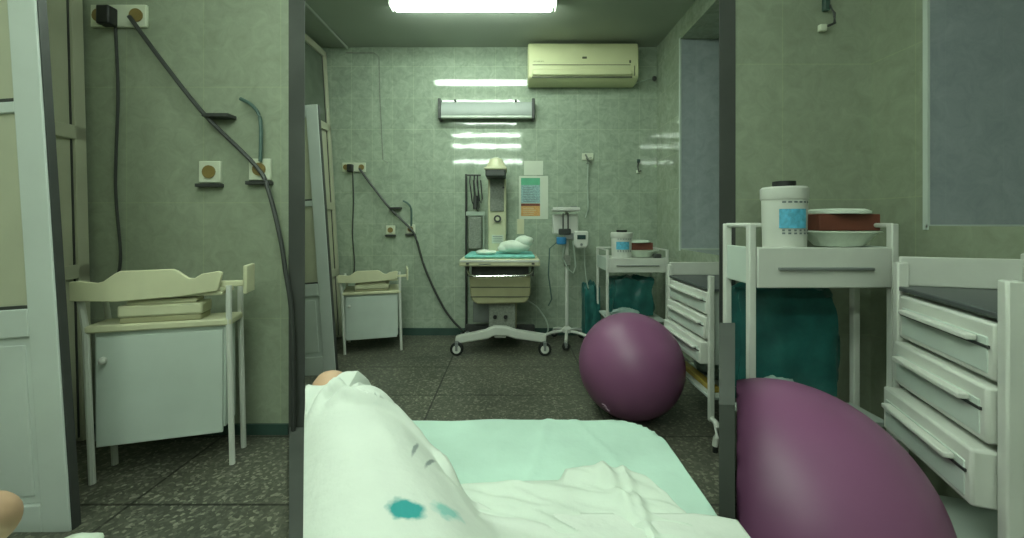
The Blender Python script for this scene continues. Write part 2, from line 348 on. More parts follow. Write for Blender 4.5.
# ---------------------------------------------------------------- sockets and cables
def box_socket(u, v, y, w, h, holes, name, lab):
    p = W(u, v, y); r = thing(name, lab, 'socket', (p.x, y, p.z))
    B().box(-w/2, w/2, -.018, 0, -h/2, h/2).obj('plate', 'socket', r, bevel=.004)
    for hx in holes:
        q = B(); q.tube([(hx, -.019, 0), (hx, -.026, 0)], h*.30, 16); q.obj('outlet', 'brass', r)
    return r
def sockets(y, sc, U, where):
    a = (U(354.5, 167.5)); k = sc
    box_socket(*a, y, .225*k, .09*k, (-.075*k, .075*k), 'wall_socket', f'wide double wall socket high on the {where} wall with a black plug')
    c = W(*U(352, 169), y); q = B(); q.box(c.x-.026*k, c.x+.026*k, y-.07, y-.017, c.z-.035*k, c.z+.04*k)
    tag(q.obj('plug', 'black', bevel=.008), f'black plug in the double socket on the {where} wall', 'plug')
    for (u, v, n) in ((391, 230, 'empty single wall socket beside the cable'), (411, 229, 'single wall socket crossed by the thick cable')):
        uu = U(u, v); r = box_socket(*uu, y, .088*k, .088*k, (0,), 'wall_socket', f'{n} on the {where} wall')
        B().box(-.05*k, .05*k, -.035, 0, -.062*k, -.048*k).obj('shelf_lip', 'dgrey', r, bevel=.002)
sockets(YB, 1, lambda u, v: (u, v), 'far')
def up(u, v): return (512+2.48*(u-512), 269+2.48*(v-269))
sockets(YL, 1.27, up, 'near left')
def cable(pts, y, r, name, m, lab, cat='cable', off=.012, cv=None):
    ps = [W(u, v, y) for u, v in pts]
    out = []
    for i in range(len(ps)-1):
        p0 = ps[max(i-1, 0)]; p1 = ps[i]; p2 = ps[i+1]; p3 = ps[min(i+2, len(ps)-1)]
        for k in range(6):
            t = k/6; out.append(.5*((2*p1)+(p2-p0)*t+(2*p0-5*p1+4*p2-p3)*t*t+(3*p1-p0-3*p2+p3)*t**3))
    out.append(ps[-1])
    for p in out: p.y = y-off
    return tag(B().tube(out, r, 8).obj(name, m), lab, cat)
cable([(353, 172), (354, 200), (353, 235), (355, 262), (354, 275)], YB, .006, 'power_cable', 'dgrey', 'thin dark cable hanging straight down from the far black plug')
cable([(361, 169), (375, 188), (391, 208), (411, 228), (417, 238), (424, 262), (432, 282), (444, 306), (454, 320), (463, 329)], YB, .011, 'power_cable', 'dgrey', 'thick dark cable running diagonally from the far socket down to the warmer', off=.045)
cable([(404, 201), (409, 204), (412, 210), (412, 226)], YB, .009, 'power_cable', 'bhose', 'short curved cable ending above the far single socket', off=.03)
tag(B().box(*[f for f in (P(391, 208).x, P(402, 208).x)], YB-.07, YB, P(391, 208).z-.01, P(391, 208).z+.006).obj('cable_bracket', 'dgrey'), 'small dark bracket holding the thick cable on the far wall', 'bracket')
def cb(pts): return [up(*p) for p in pts]
cable(cb([(353, 172), (354, 200), (353, 235), (355, 262), (354, 272)]), YL, .0065, 'power_cable', 'dgrey', 'thin dark cable hanging straight down from the near plug above the larger cabinet')
cable(cb([(361, 169), (375, 188), (391, 208), (411, 228), (416, 238), (420.5, 256)])+[(290, 268), (296, 310), (298, 380), (298, 433)], YL, .011, 'power_cable', 'dgrey', 'thick dark cable running diagonally across the near left wall to the added dark post', off=.045)
cable(cb([(404, 201), (409, 204), (412, 210), (412, 226)]), YL, .009, 'power_cable', 'bhose', 'short curved cable ending above the near single socket', off=.03)
a = W(*up(391, 208), YL); c = W(*up(401, 208), YL)
tag(B().box(a.x, c.x, YL-.07, YL, a.z-.01, a.z+.006).obj('cable_bracket', 'dgrey'), 'small dark bracket holding the thick cable on the near left wall', 'bracket')

# ---------------------------------------------------------------- changing cabinet
def cabinet(loc, sc, lab, rz=0, d=.36):
    r = thing('changing_cabinet', lab, 'cabinet', loc, rz, 1); r.scale = sc
    w, h = .46, .67     # between legs
    for (x, y, dx, dy) in ((0, 0, -.03, -.06), (w, 0, .02, -.03), (0, d, -.02, 0), (w, d, .02, 0)):
        B().tube([(x-dx*.4, y, .63), (x, y, .50), (x-.004, y, .47), (x+dx*-.2, y+dy*.3, 0.0)] if False else [(x-.02 if x == 0 else x, y, .63), (x, y, .5), (x+(.02 if x == 0 else .012), y, 0)], .011, 8).obj('leg', 'white', r)
    B().box(.02, w-.014, .012, d-.012, .13, .49).obj('carcass', 'whiteg', r, bevel=.004)
    B().box(.03, w-.022, .0, .012, .115, .475).obj('door', 'whiteg', r, bevel=.003)
    B().lathe([(.004, 0), (.012, .005), (.012, .015), (.004, .02)]).obj('knob', 'white', r)
    k = [o for o in r.children if o.name.startswith('knob')][0]; k.parent = [o for o in r.children if o.name.startswith('door')][0]
    k.rotation_euler = (PI/2, 0, 0); k.location = (.055, 0, .40)
    B().box(-.004, w+.01, -.01, d, .49, .515).obj('shelf_board', 'cream', r, bevel=.006)
    prof = [(-.035, .60), (-.035, .662), (.0, .662), (.045, .655), (.065, .66), (.10, .685), (.115, .692), (.28, .694), (.295, .688), (.33, .663), (.35, .66), (.375, .675), (.43, .683), (.445, .678), (.43, .615), (.3, .60), (.1, .592)]
    B().poly(prof, -.025, -.008, 'y').obj('scalloped_front', 'cream', r, bevel=.003)
    B().box(-.03, w-.02, -.01, d-.01, .598, .612).obj('top_board', 'cream', r, bevel=.003)
    q = B(); q.box(.41, .52, .0, .03, .625, .645); q.box(.515, .53, -.02, d*.6, .60, .70); q.obj('end_rest', 'cream', r, bevel=.004)
    B().box(.095, .37, -.005, d*.7, .535, .575).box(.12, .35, .0, d*.6, .575, .59).obj('infant_scale', 'cream', r, bevel=.008)
    B().box(.10, .365, .0, d*.7, .515, .535).obj('scale_base', 'tan', r, bevel=.004)
    return r
p = W(342, 356, 3.36)
cabinet((-1.405, 3.36, 0), (1,1,1), 'small white changing cabinet with scalloped cream top by the far left wall', math.radians(16))
cabinet((-1.785, 1.70, 0), (1.13,1.1,1.29), 'larger white changing cabinet with scalloped cream top in the near left bay', math.radians(16), .13)

# ---------------------------------------------------------------- castor
def castor(parent, x, y, r=.05, fmat='black', rz=0, hub='white'):
    q = B(); q.tube([(x, y-.016, r), (x, y+.016, r)], r, 20); o = q.obj('wheel', fmat, parent, bevel=.005)
    B().tube([(x, y-.02, r), (x, y+.02, r)], r*.62, 16).obj('hub', hub, o)
    B().box(x-.013, x+.013, y-.028, y+.028, r*1.4, r*2.1).box(x-.01, x+.01, y-.030, y-.024, r*.8, r*1.6).obj('fork', 'grey', o, bevel=.003)

# ---------------------------------------------------------------- infant warmer
r = thing('infant_warmer', 'tall cream infant warmer on four castors with mattress tray against the back wall', 'infant warmer', (-.10, 3.42, 0))
# local: x centre 0 , y forward negative
B().poly([(-.37, .085), (-.10, .13), (-.05, .155), (.05, .155), (.13, .13), (.385, .095), (.385, .165), (.13, .205), (.05, .232), (-.05, .235), (-.12, .205), (-.37, .15)], -.06, .0, 'y').obj('front_foot', 'white', r, bevel=.012)
B().box(-.33, .31, .32, .37, .09, .15).obj('rear_foot', 'dgrey', r, bevel=.01)
B().box(-.05, .05, -.03, .35, .13, .18).obj('foot_rail', 'white', r, bevel=.008)
for x, y in ((-.355, -.075), (.37, -.075), (-.31, .35), (.26, .35)): castor(r, x, y, .055)
B().box(-.10, .13, .05, .20, .16, .44).obj('lower_column', 'greyp', r, bevel=.008)
B().box(.03, .14, .10, .24, .18, .44).obj('side_column', 'tan', r, bevel=.008)
B().box(-.25, -.10, .22, .28, .20, .5).obj('back_plate', 'grey', r, bevel=.005)
for x in (-.045, .045): B().tube([(x, .05, .29), (x, .03, .29)], .017, 12).obj('socket_port', 'black', r)
B().poly([(-.26, .64), (.255, .64), (.255, .50), (.23, .44), (.21, .42), (-.19, .41), (-.235, .44), (-.25, .50)], -.02, .36, 'y').obj('drawer_box', 'tan', r, bevel=.012)
for z in (.47, .55): B().box(-.245, .25, -.026, -.018, z, z+.008).obj('drawer_seam', 'acd', r, bevel=.001)
B().box(-.24, .24, .0, .36, .645, .735).obj('tray_support', 'dgrey', r, bevel=.004)
q = B(); q.tube([(-.27, .05, .73), (-.27, -.05, .70), (-.25, -.09, .665), (-.2, -.1, .655), (.2, -.1, .66), (.25, -.09, .67), (.27, -.05, .70), (.27, .05, .73)], .010, 8); q.obj('chrome_handle', 'chrome', r)
for x in (-.275, .275): B().box(x-.01, x+.01, -.05, .05, .65, .74).obj('handle_bracket', 'dgrey', r, bevel=.004)
B().poly([(-.33, .74), (.33, .74), (.325, .80), (-.325, .80)], -.14, .42, 'y').obj('tray', 'cream', r, bevel=.012)
q = B(); q.box(-.32, .32, -.146, -.142, .775, .793); q.obj('front_rail', 'white', r, bevel=.002)
for x in (-.26, .27): B().box(x-.012, x+.012, -.150, -.144, .757, .77).obj('latch', 'dgrey', r, bevel=.002)
B().box(-.17, -.07, -.1455, -.1425, .757, .763).obj('tray_marking', 'ink', r)
B().box(-.29, .29, -.11, .38, .80, .827).obj('mattress', 'turq', r, bevel=.015)
# clear side boards
for x in (-.315, .305): B().box(x, x+.006, -.12, .38, .80, .90).obj('side_board', 'hose', r, bevel=.002) if x > 5 else None
# column + head
B().box(-.125, .045, .38, .45, .80, 1.52).obj('column', 'cream', r, bevel=.012)
B().box(-.105, .025, .366, .38, 1.20, 1.50).obj('control_panel', 'greyp', r, bevel=.004)
q = B(); q.tube([(-.035, .366, 1.13), (-.035, .352, 1.13)], .035, 20); q.obj('dial', 'dgrey', r)
B().tube([(-.035, .352, 1.13), (-.035, .346, 1.13)], .018, 16).obj('dial_cap', 'cream', r)
B().box(-.09, .02, .372, .38, .90, .98).obj('notice_plate', 'paper', r, bevel=.002)
q = B()
for z in (.92, .94, .96): q.box(-.08, .01, .370, .373, z, z+.005)
q.obj('notice_print', 'ink', r)
B().tube([(.02, .366, 1.42), (.02, .352, 1.42)], .010, 10).obj('red_knob', 'dgrey', r)
B().box(-.135, .045, .15, .42, 1.50, 1.575).obj('heater_reflector', 'dgrey', r, bevel=.012)
B().lathe([(.10, 0), (.097, .015), (.075, .055), (.055, .095), (.02, .11)], (-.045, .28, 1.575), 28).obj('lamp_hood', 'cream', r)
B().box(-.145, .055, .14, .43, 1.56, 1.585).obj('hood_rim', 'cream', r, bevel=.01)

r = thing('suction_stand', 'dark pole with clear bottle and looped black hoses left of the warmer column', 'medical stand', (-.40, 3.90, .0))
# stands behind the tray, on floor
B().tube([(-.04, 0, .03), (-.04, 0, 1.56)], .011, 8).obj('pole', 'dgrey', r)
B().box(-.10, .05, -.035, .045, 0, .03).obj('base', 'dgrey', r, bevel=.005)
B().tube([(-.05, 0, 1.55), (.10, 0, 1.55)], .008, 8).obj('crossbar', 'dgrey', r)
for x0, z in ((0, 1.26), (.04, 1.20), (.07, 1.28)):
    B().tube([(x0, -.01, 1.55), (x0-.004, -.02, 1.48), (x0+.01, -.03, (z+1.5)/2), (x0+.02, -.03, z+.03), (x0+.035, -.03, z), (x0+.045, -.02, z+.04), (x0+.03, -.01, 1.5)], .006, 6).obj('hose', 'black', r)
B().tube([(.05, -.03, 1.22), (.055, -.03, 1.35)], .022, 12).obj('regulator', 'dgrey', r)
B().box(-.04, .14, -.02, .0, 1.16, 1.20).obj('shelf', 'hose', r, bevel=.004)
B().box(-.02, .11, -.02, .02, .84, 1.15).obj('clear_canister', 'greyp', r, bevel=.01)
B().tube([(.13, -.02, 1.16), (.132, -.02, .84)], .006, 6).obj('drip_tube', 'hose', r)

# bundle on warmer
q = B(); q.ball((0, 0, 0), .09, (1.5, .9, .62), 24, 16); q.ball((.085, 0, .045), .065, (1.25, .9, .75), 20, 12); q.ball((-.09, -.02, -.015), .05, (1.1, .9, .7), 16, 10)
for v in q.bm.verts: v.co += v.co.normalized()*noise.noise(v.co*22)*.012
o = q.obj('cloth_bundle', 'clothw'); o.location = (.02, 3.50, .888); tag(o, 'bundled white cloth lying on the turquoise mattress of the warmer', 'cloth')
q = B(); q.ball((0, 0, 0), .05, (1.8, 1, .45), 18, 10)
for v in q.bm.verts: v.co += v.co.normalized()*noise.noise(v.co*30)*.012
o = q.obj('folded_cloth', 'clothw'); o.location = (-.22, 3.42, .846); tag(o, 'small pale cloth on the left end of the warmer mattress', 'cloth')
cable([(527, 300), (536, 306), (541, 312), (546, 320), (548, 329), (545, 336)], 3.72, .007, 'hose', 'hose', 'white hose curling down behind the right side of the warmer', 'hose')

# poster and papers
def paper(u0, v0, u1, v1, m, name, lab, dy=.003, parent=None):
    a = P(u0, v1); c = P(u1, v0); q = B(); q.box(a.x, c.x, YB-dy, YB-dy+.003, a.z, c.z)
    o = q.obj(name, m, parent)
    if not parent: tag(o, lab, 'poster')
    return o
po = paper(519, 176, 548, 219, 'paper', 'poster', 'printed poster with green, blue and orange bands right of the warmer')
paper(521, 178, 540, 185, 'pgreen', 'green_band', '', .005, po)
paper(521, 185, 540, 203, 'pblue', 'blue_text_block', '', .005, po)
paper(521, 203.5, 540, 206, 'brown', 'brown_stripe', '', .0055, po)
paper(521, 206, 540, 216, 'porange', 'orange_text_block', '', .005, po)
q = B()
for i in range(9):
    a = P(523, 187.5+i*1.7); q.box(a.x, a.x+random.uniform(.09, .16), YB-.0065, YB-.005, a.z-.004, a.z)
q.obj('print_lines', 'ink', po)
q = B()
for i in range(4):
    a = P(523, 208+i*2); q.box(a.x, a.x+random.uniform(.09, .16), YB-.0065, YB-.005, a.z-.004, a.z)
q.obj('print_lines', 'cream', po)
paper(524, 161, 543, 175, 'paper', 'paper_sheet', 'blank white sheet taped above the poster')
paper(517, 219, 524, 234, 'cream', 'paper_note', 'small yellowish note below the poster beside the warmer')

# wall outlet with hose
p = P(588, 158); r = thing('gas_outlet', 'white wall outlet with a knotted hose above the pump stand', 'outlet', (p.x, YB, p.z))
B().box(-.06, .05, -.015, 0, -.02, .045).obj('plate', 'socket', r, bevel=.004)
B().tube([(-.03, -.03, .03), (.0, -.04, -.03), (.03, -.03, .0), (-.02, -.04, -.01), (.02, -.04, -.05), (-.02, -.035, -.06), (-.0, -.03, -.02)], .009, 8).obj('valve', 'greyp', r)
B().tube([(-.005, -.025, -.05), (-.008, -.02, -.2), (-.002, -.02, -.5), (-.03, -.02, -.58)], .006, 6).obj('hose', 'hose', r)
p = P(638, 163); r = thing('wall_hook', 'small dark green hook and clip on the far wall near the corner', 'hook', (p.x, YB, p.z))
B().box(-.012, .018, -.02, 0, .0, .035).obj('plate', 'base', r, bevel=.004)
B().tube([(0, -.02, .01), (-.012, -.03, -.04), (-.008, -.035, -.085), (.02, -.03, -.08)], .007, 6).obj('hook', 'dgrey', r)
B().box(-.018, .022, -.02, 0, -.10, -.07).obj('clip', 'socket', r, bevel=.004)
p = W(824, 10, YR); r = thing('wall_hook', 'dark hook and clip high on the near right wall above the trolley', 'hook', (p.x, YR, p.z))
B().box(-.012, .014, -.02, 0, -.01, .05).obj('plate', 'base', r, bevel=.004)
B().tube([(.01, -.02, .01), (.022, -.03, -.03), (.02, -.035, -.075), (-.005, -.03, -.085)], .006, 6).obj('hook', 'dgrey', r)
B().box(-.03, .0, -.02, 0, -.10, -.07).obj('clip', 'socket', r, bevel=.004)

# ---------------------------------------------------------------- pump stand
r = thing('pump_stand', 'white wheeled pole stand with tray and monitor right of the warmer', 'medical stand', (.50, 3.70, 0))
B().tube([(0, 0, .10), (0, 0, 1.20)], .016, 10).obj('pole', 'white', r)
B().lathe([(.045, .10), (.045, .13), (.02, .15)], (0, 0, 0), 16).obj('hub', 'white', r)
for k in range(5):
    a = math.radians(-100+k*72); rr = .22
    B().tube([(0, 0, .115), (math.cos(a)*rr*.6, math.sin(a)*rr*.6, .10), (math.cos(a)*rr, math.sin(a)*rr, .075)], .014, 8).obj('leg', 'white', r)
    castor(r, math.cos(a)*rr, math.sin(a)*rr, .032, hub='black')
B().box(-.14, .10, -.12, .06, 1.195, 1.215).box(-.14, .10, -.125, -.115, 1.20, 1.23).obj('tray', 'white', r, bevel=.004)
B().box(-.10, -.03, -.09, -.04, 1.215, 1.235).box(.02, .08, -.09, -.04, 1.215, 1.24).obj('tray_contents', 'grey', r, bevel=.004)
B().box(-.13, .10, -.03, .03, .99, 1.17).obj('pump_housing', 'white', r, bevel=.01)
B().box(-.045, -.035, -.05, -.03, 1.0, 1.18).box(.0, .01, -.05, -.03, 1.0, 1.18).obj('slide_rods', 'dgrey', r)
B().box(-.08, .03, -.06, -.02, .985, 1.04).obj('clamp', 'dgrey', r, bevel=.01)
B().tube([(-.055, -.05, .90), (-.055, -.05, .965)], .045, 16).obj('blue_flask', 'blue', r, bevel=.008)
B().box(-.03, .06, -.05, -.01, .94, 1.0).obj('arm', 'grey', r, bevel=.006)
B().poly([(.055, 1.02), (.18, 1.02), (.18, .90), (.16, .865), (.075, .865), (.055, .90)], -.09, -.03, 'y').obj('monitor', 'white', r, bevel=.012)
B().box(.08, .155, -.096, -.09, .945, .985).obj('monitor_screen', 'screen', r, bevel=.003)
B().tube([(.118, -.09, .90), (.118, -.097, .90)], .012, 12).obj('monitor_button', 'grey', r)
B().box(-.03, .03, -.03, .01, .70, .80).obj('pole_clamp', 'greyp', r, bevel=.008)
B().tube([(-.03, -.03, .9), (-.045, -.04, .78), (.0, -.05, .68), (.05, -.05, .64), (.075, -.04, .70), (.06, -.03, .84), (.05, -.02, .93)], .006, 6).obj('looped_hose', 'hose', r)
B().tube([(-.08, -.03, .93), (-.16, -.03, .86), (-.17, -.02, .62), (-.15, -.02, .48), (-.14, -.02, .40), (-.17, -.01, .34)], .006, 6).obj('hanging_hose', 'bhose', r)
B().tube([(.15, -.05, .87), (.155, -.04, .72), (.17, -.04, .58), (.19, -.03, .50)], .005, 6).obj('monitor_lead', 'hose', r)

# ---------------------------------------------------------------- instrument trolley
def trolley(loc, sc, W_, D_, lab):
    r = thing('instrument_trolley', lab, 'trolley', loc, 0, sc)
    for x in (0, W_):
        for y in (0, D_):
            B().box(x-.010, x+.010, y-.010, y+.010, .05, .875).obj('post', 'white', r, bevel=.003)
            B().tube([(x-.012, y, .026), (x+.012, y, .026)], .026, 14).obj('wheel', 'black', r)
    B().box(.01, W_-.01, -.006, D_, .785, .80).obj('tray', 'white', r, bevel=.002)
    B().box(.012, W_-.012, -.012, .0, .69, .807).obj('drawer_front', 'white', r, bevel=.004)
    B().box(.07, W_-.07, -.024, -.012, .742, .750).obj('drawer_handle', 'grey', r, bevel=.002)
    for x in (0, W_): B().box(x-.006, x+.006, .01, D_-.01, .70, .807).obj('side_panel', 'whiteg', r, bevel=.002)
    q = B()
    for x in (0, W_): q.tube([(x, 0, .87), (x, D_, .87)], .007, 8)
    q.tube([(0, D_, .87), (W_, D_, .87)], .007, 8); q.obj('guard_rail', 'white', r)
    B().box(.01, W_-.01, 0, D_, .285, .30).obj('lower_shelf', 'whiteg', r, bevel=.002)
    return r
trolley((.775, 3.30, 0), 1, .485, .38, 'white instrument trolley against the back wall behind the violet ball')
trolley((.865, 1.47, 0), 1.25, .41, .13, 'larger white instrument trolley in the near right bay behind the bigger ball')
def bucket(loc, lab, sc=(1, 1, 1)):
    r = thing('disinfectant_bucket', lab, 'bucket', loc); r.scale = sc
    B().lathe([(.082, 0), (.084, .01), (.088, .16), (.088, .17), (.08, .175), (.02, .175)], seg=28).obj('body', 'white', r)
    B().lathe([(.091, .168), (.093, .172), (.093, .205), (.085, .212), (.01, .214)], seg=28).obj('lid', 'white', r)
    B().lathe([(.045, .214), (.045, .232), (.01, .233)], seg=20).obj('cap', 'black', r)
    q = B(); n = 8
    for i in range(n):
        a0 = math.radians(-135+i*9); a1 = math.radians(-135+(i+1)*9); R = .0895
        q.bm.faces.new([q.bm.verts.new((R*math.cos(a), R*math.sin(a), z)) for a, z in ((a0, .07), (a1, .07), (a1, .135), (a0, .135))])
    q.obj('label', 'lblue', r)
    q = B()
    for z, w in ((.155, .5), (.06, .35), (.05, .4)):
        for i in range(6):
            a0 = math.radians(-128+i*14); a1 = a0+math.radians(9)*w*2; R = .0897
            q.bm.faces.new([q.bm.verts.new((R*math.cos(a), R*math.sin(a), zz)) for a, zz in ((a0, z), (a1, z), (a1, z+.006), (a0, z+.006))])
    q.obj('lettering', 'ink', r)
bucket((.935, 3.46, .80), 'white plastic bucket with blue label on the far trolley')
bucket((1.045, 1.56, 1.0), 'white plastic bucket with blue label on the larger near trolley', (.86, .86, 1.10))
def dish(loc, lab, sc=1):
    q = B(); q.lathe([(.05, 0), (.085, .004), (.13, .05), (.15, .058), (.148, .062), (.125, .055), (.08, .012), (.01, .01)], seg=28)
    for v in q.bm.verts: v.co.y *= .72
    o = q.obj('metal_dish', 'clothw'); o.location = loc; o.scale = (sc,)*3; return tag(o, lab, 'dish')
dish((1.105, 3.47, .80), 'pale shallow dish beside the bucket on the far trolley')
dish((1.285, 1.60, 1.003), 'pale shallow dish beside the bucket on the larger near trolley', 1.0)
def carton(loc, lab, sc=1):
    r = thing('card_box', lab, 'box', loc, 0, sc)
    B().box(-.11, .11, -.06, .06, 0, .06).obj('carton', 'brown', r, bevel=.003)
    B().lathe([(.10, .062), (.10, .072), (.08, .08), (.02, .082)], seg=20).obj('paper_top', 'clothw', r)
carton((1.075, 3.47, .865), 'red brown box with white top resting in the dish on the far trolley')
carton((1.28, 1.60, 1.067), 'red brown box with white top resting in the dish on the near trolley', 1.05)
tag(B().box(1.18, 1.24, 3.36, 3.42, .80, .835).obj('small_jar', 'dgrey', bevel=.01), 'small dark tin at the right end of the far trolley', 'tin')
def bag(c, s, m, name, lab, seed=0, square=0):
    q = B(); q.ball((0, 0, 0), 1, (1, 1, 1), 48, 36)
    for v in q.bm.verts:
        d = v.co.normalized(); v.co = d.copy()
        if square: v.co *= 1+square*(1/max(abs(d.x), abs(d.y), abs(d.z))-1)
        v.co += d*(noise.noise(Vector((d.x*2.6+seed, d.y*2.6, d.z*(1.2 if square else 2.6))))*.22+noise.noise(Vector((d.x*8+seed, d.y*8, d.z*(2 if square else 7))))*.10)
        v.co = Vector((v.co.x*s[0], v.co.y*s[1], max(v.co.z, -1)*s[2]))
    o = q.obj(name, m); o.location = c; return tag(o, lab, 'bag')
bag((.73, 3.76, .27), (.075, .10, .265), 'teal', 'plastic_bag', 'dark teal plastic bag hanging to the floor left of the far trolley', 1, .7)
bag((1.02, 3.50, .465), (.18, .12, .165), 'teal', 'plastic_bag', 'dark teal plastic bag heaped on the lower shelf of the far trolley', 5, .75)
bag((.93, 3.355, .345), (.11, .045, .045), 'clear', 'plastic_bag', 'crumpled pale plastic bag on the lower shelf of the far trolley', 9)
bag((1.11, 1.67, .61), (.215, .045, .235), 'teal', 'plastic_bag', 'dark teal plastic bag on the lower shelf of the larger near trolley', 12, .75)
bag((1.00, 1.56, .435), (.12, .06, .065), 'clear', 'plastic_bag', 'crumpled pale plastic bag on the lower shelf of the near trolley', 15)

# ---------------------------------------------------------------- drawer cart
def cart(loc, rz, L, D, sc, lab, foot=True):
    r = thing('drawer_cart', lab, 'cart', loc, rz, sc)
    for x in (0, L):
        for y in (0, D):
            B().box(x-.013, x+.013, y-.013, y+.013, .10, .83 if y == 0 else .86).obj('post', 'white', r, bevel=.004)
    q = B(); q.box(.015, L-.015, .02, D-.015, .375, .75); q.obj('carcass', 'whiteg', r, bevel=.003)
    B().box(-.012, L+.012, -.01, D+.01, .752, .765).obj('top_plate', 'steel', r, bevel=.003)
    B().box(-.012, L+.012, D-.006, D+.010, .765, .855).obj('back_splash', 'white', r, bevel=.004)
    B().box(-.014, -.004, 0, D, .765, .845).obj('end_rail', 'white', r, bevel=.003)
    for i, (z0, z1, o) in enumerate(((.628, .742, 0), (.505, .617, .012), (.378, .492, .035))):
        d = B().box(.018, L-.018, -.012-o, .02, z0, z1).obj('drawer', 'white', r, bevel=.006)
        B().box(.035, L-.035, -.014-o, -.010-o, z0+.012, z1-.03).obj('drawer_panel', 'whiteg', d, bevel=.002)
        B().box(.06, L-.06, -.034-o, -.014-o, z0+.07, z0+.082).obj('handle', 'white', d, bevel=.003)
        B().box(.03, L-.03, -.0155-o, -.012-o, z0+.062, z0+.068).obj('shadow_gap', 'dgrey', d)
    B().box(.01, L-.01, .0, D, .20, .215).obj('lower_shelf', 'whiteg', r, bevel=.003)
    for x in (0, L):
        for y in (0, D):
            s = 1 if x else -1
            B().tube([(x-s*.01, y, .115), (x+s*.05, y-.0, .115), (x+s*.085, y-.012, .105), (x+s*.10, y-.025, .07), (x+s*.10, y-.03, .03)], .0135, 10).obj('foot_tube', 'white', r)
            B().tube([(x+s*.10, y-.03, .0), (x+s*.10, y-.03, .032)], .012, 10).obj('rubber_tip', 'black', r)
    return r
cart((1.0, 2.57, 0), -PI/2, .53, .36, 1, 'white drawer cart against the right wall beyond the violet ball')
cart((1.25, 1.305, 0), math.atan2(-.405, -.146), .37, .26, 1.17, 'larger white drawer cart at the far right of the near bay')
o = B().box(1.03, 1.075, 2.10, 2.50, .216, .245).obj('yellow_strip', 'yellow', bevel=.004); tag(o, 'yellow edged folder on the lower shelf of the far drawer cart', 'folder')
bag((1.18, 2.36, .28), (.10, .16, .07), 'clear', 'plastic_bag', 'pale crumpled bag on the lower shelf of the far drawer cart', 20)

# ---------------------------------------------------------------- balls
def gymball(c, R, lab, plane=False):
    q = B(); bmesh.ops.create_uvsphere(q.bm, u_segments=72, v_segments=40, radius=R)
    for v in q.bm.verts:
        if v.co.z < -.96*R: v.co.z = -.96*R
        if plane:
            x = v.co.x+c[0]; y = v.co.y+c[1]
            if x < .553*y: v.co.x = .553*y-c[0]
    if not plane: bmesh.ops.rotate(q.bm, cent=(0, 0, 0), matrix=Matrix.Rotation(0, 3, 'Z'), verts=q.bm.verts)
    o = q.obj('exercise_ball', 'ball'); o.location = c; return tag(o, lab, 'ball')
RB = .293
g = gymball((.68, 2.33, RB*.96), RB, 'large violet exercise ball on the floor beyond the foot of the bed')
# ring grooves
for rz in ():
    q = B(); z = RB*rz; rr = math.sqrt(RB*RB-z*z)
    q.tube([((rr+.0005)*math.cos(k*PI/24), (rr+.0005)*math.sin(k*PI/24), z) for k in range(49)], .0012, 5, cap=False); q.obj('moulded_ring', 'ball', g)
# printed mark on the ball
q = B()
def onb(az, el, R=RB+.0015): return Vector((R*math.cos(el)*math.sin(az), -R*math.cos(el)*math.cos(az), R*math.sin(el)))
A0 = math.radians(-50); E0 = math.radians(-38)
for k, (a, e, w_) in enumerate(((0, .09, .05), (.03, .055, .03), (0, .02, .06), (.02, -.02, .03), (.05, -.05, .04))):
    q.tube([onb(A0+a-w_, E0+e), onb(A0+a, E0+e+.018), onb(A0+a+w_, E0+e)], .003, 5)
q.obj('printed_mark', 'pink', g)
gymball((.755, 1.12, .33*.96), .33, 'bigger violet exercise ball pressed against the added dark screen in the right bay', True)

# ---------------------------------------------------------------- bed
def heightfield(xs, y0f, y1f, zf, ny=60):
    b = B(); cols = []
    for x in xs:
        a, c = y0f(x), y1f(x)
        cols.append([b.bm.verts.new((x, a+(c-a)*j/ny, zf(x, a+(c-a)*j/ny, j/ny))) for j in range(ny+1)])
    for i in range(len(cols)-1):
        for j in range(ny): b.bm.faces.new((cols[i][j], cols[i+1][j], cols[i+1][j+1], cols[i][j+1]))
    return b, cols
def lerp(tab):
    def f(x):
        if x <= tab[0][0]: return tab[0][1]
        for (a, b_), (c, d) in zip(tab, tab[1:]):
            if x <= c:
                t = (x-a)/(c-a); return b_+(d-b_)*t
        return tab[-1][1]
    return f
r = thing('hospital_bed', 'bed with a mint green sheet in the foreground', 'bed', (0, 0, 0))
BX0, BX1, BY1, BZ = -.352, .385, 1.125, .55
B().box(BX0+.012, BX1-.012, -.75, BY1-.015, .40, .54).obj('mattress', 'clothw', r, bevel=.03)
B().box(BX0+.03, BX1-.03, -.75, BY1-.04, .34, .40).obj('frame', 'grey', r, bevel=.01)
for x in (BX0+.06, BX1-.06):
    for y in (-.68, BY1-.1): B().tube([(x, y, 0), (x, y, .34)], .02, 10).obj('leg', 'grey', r)
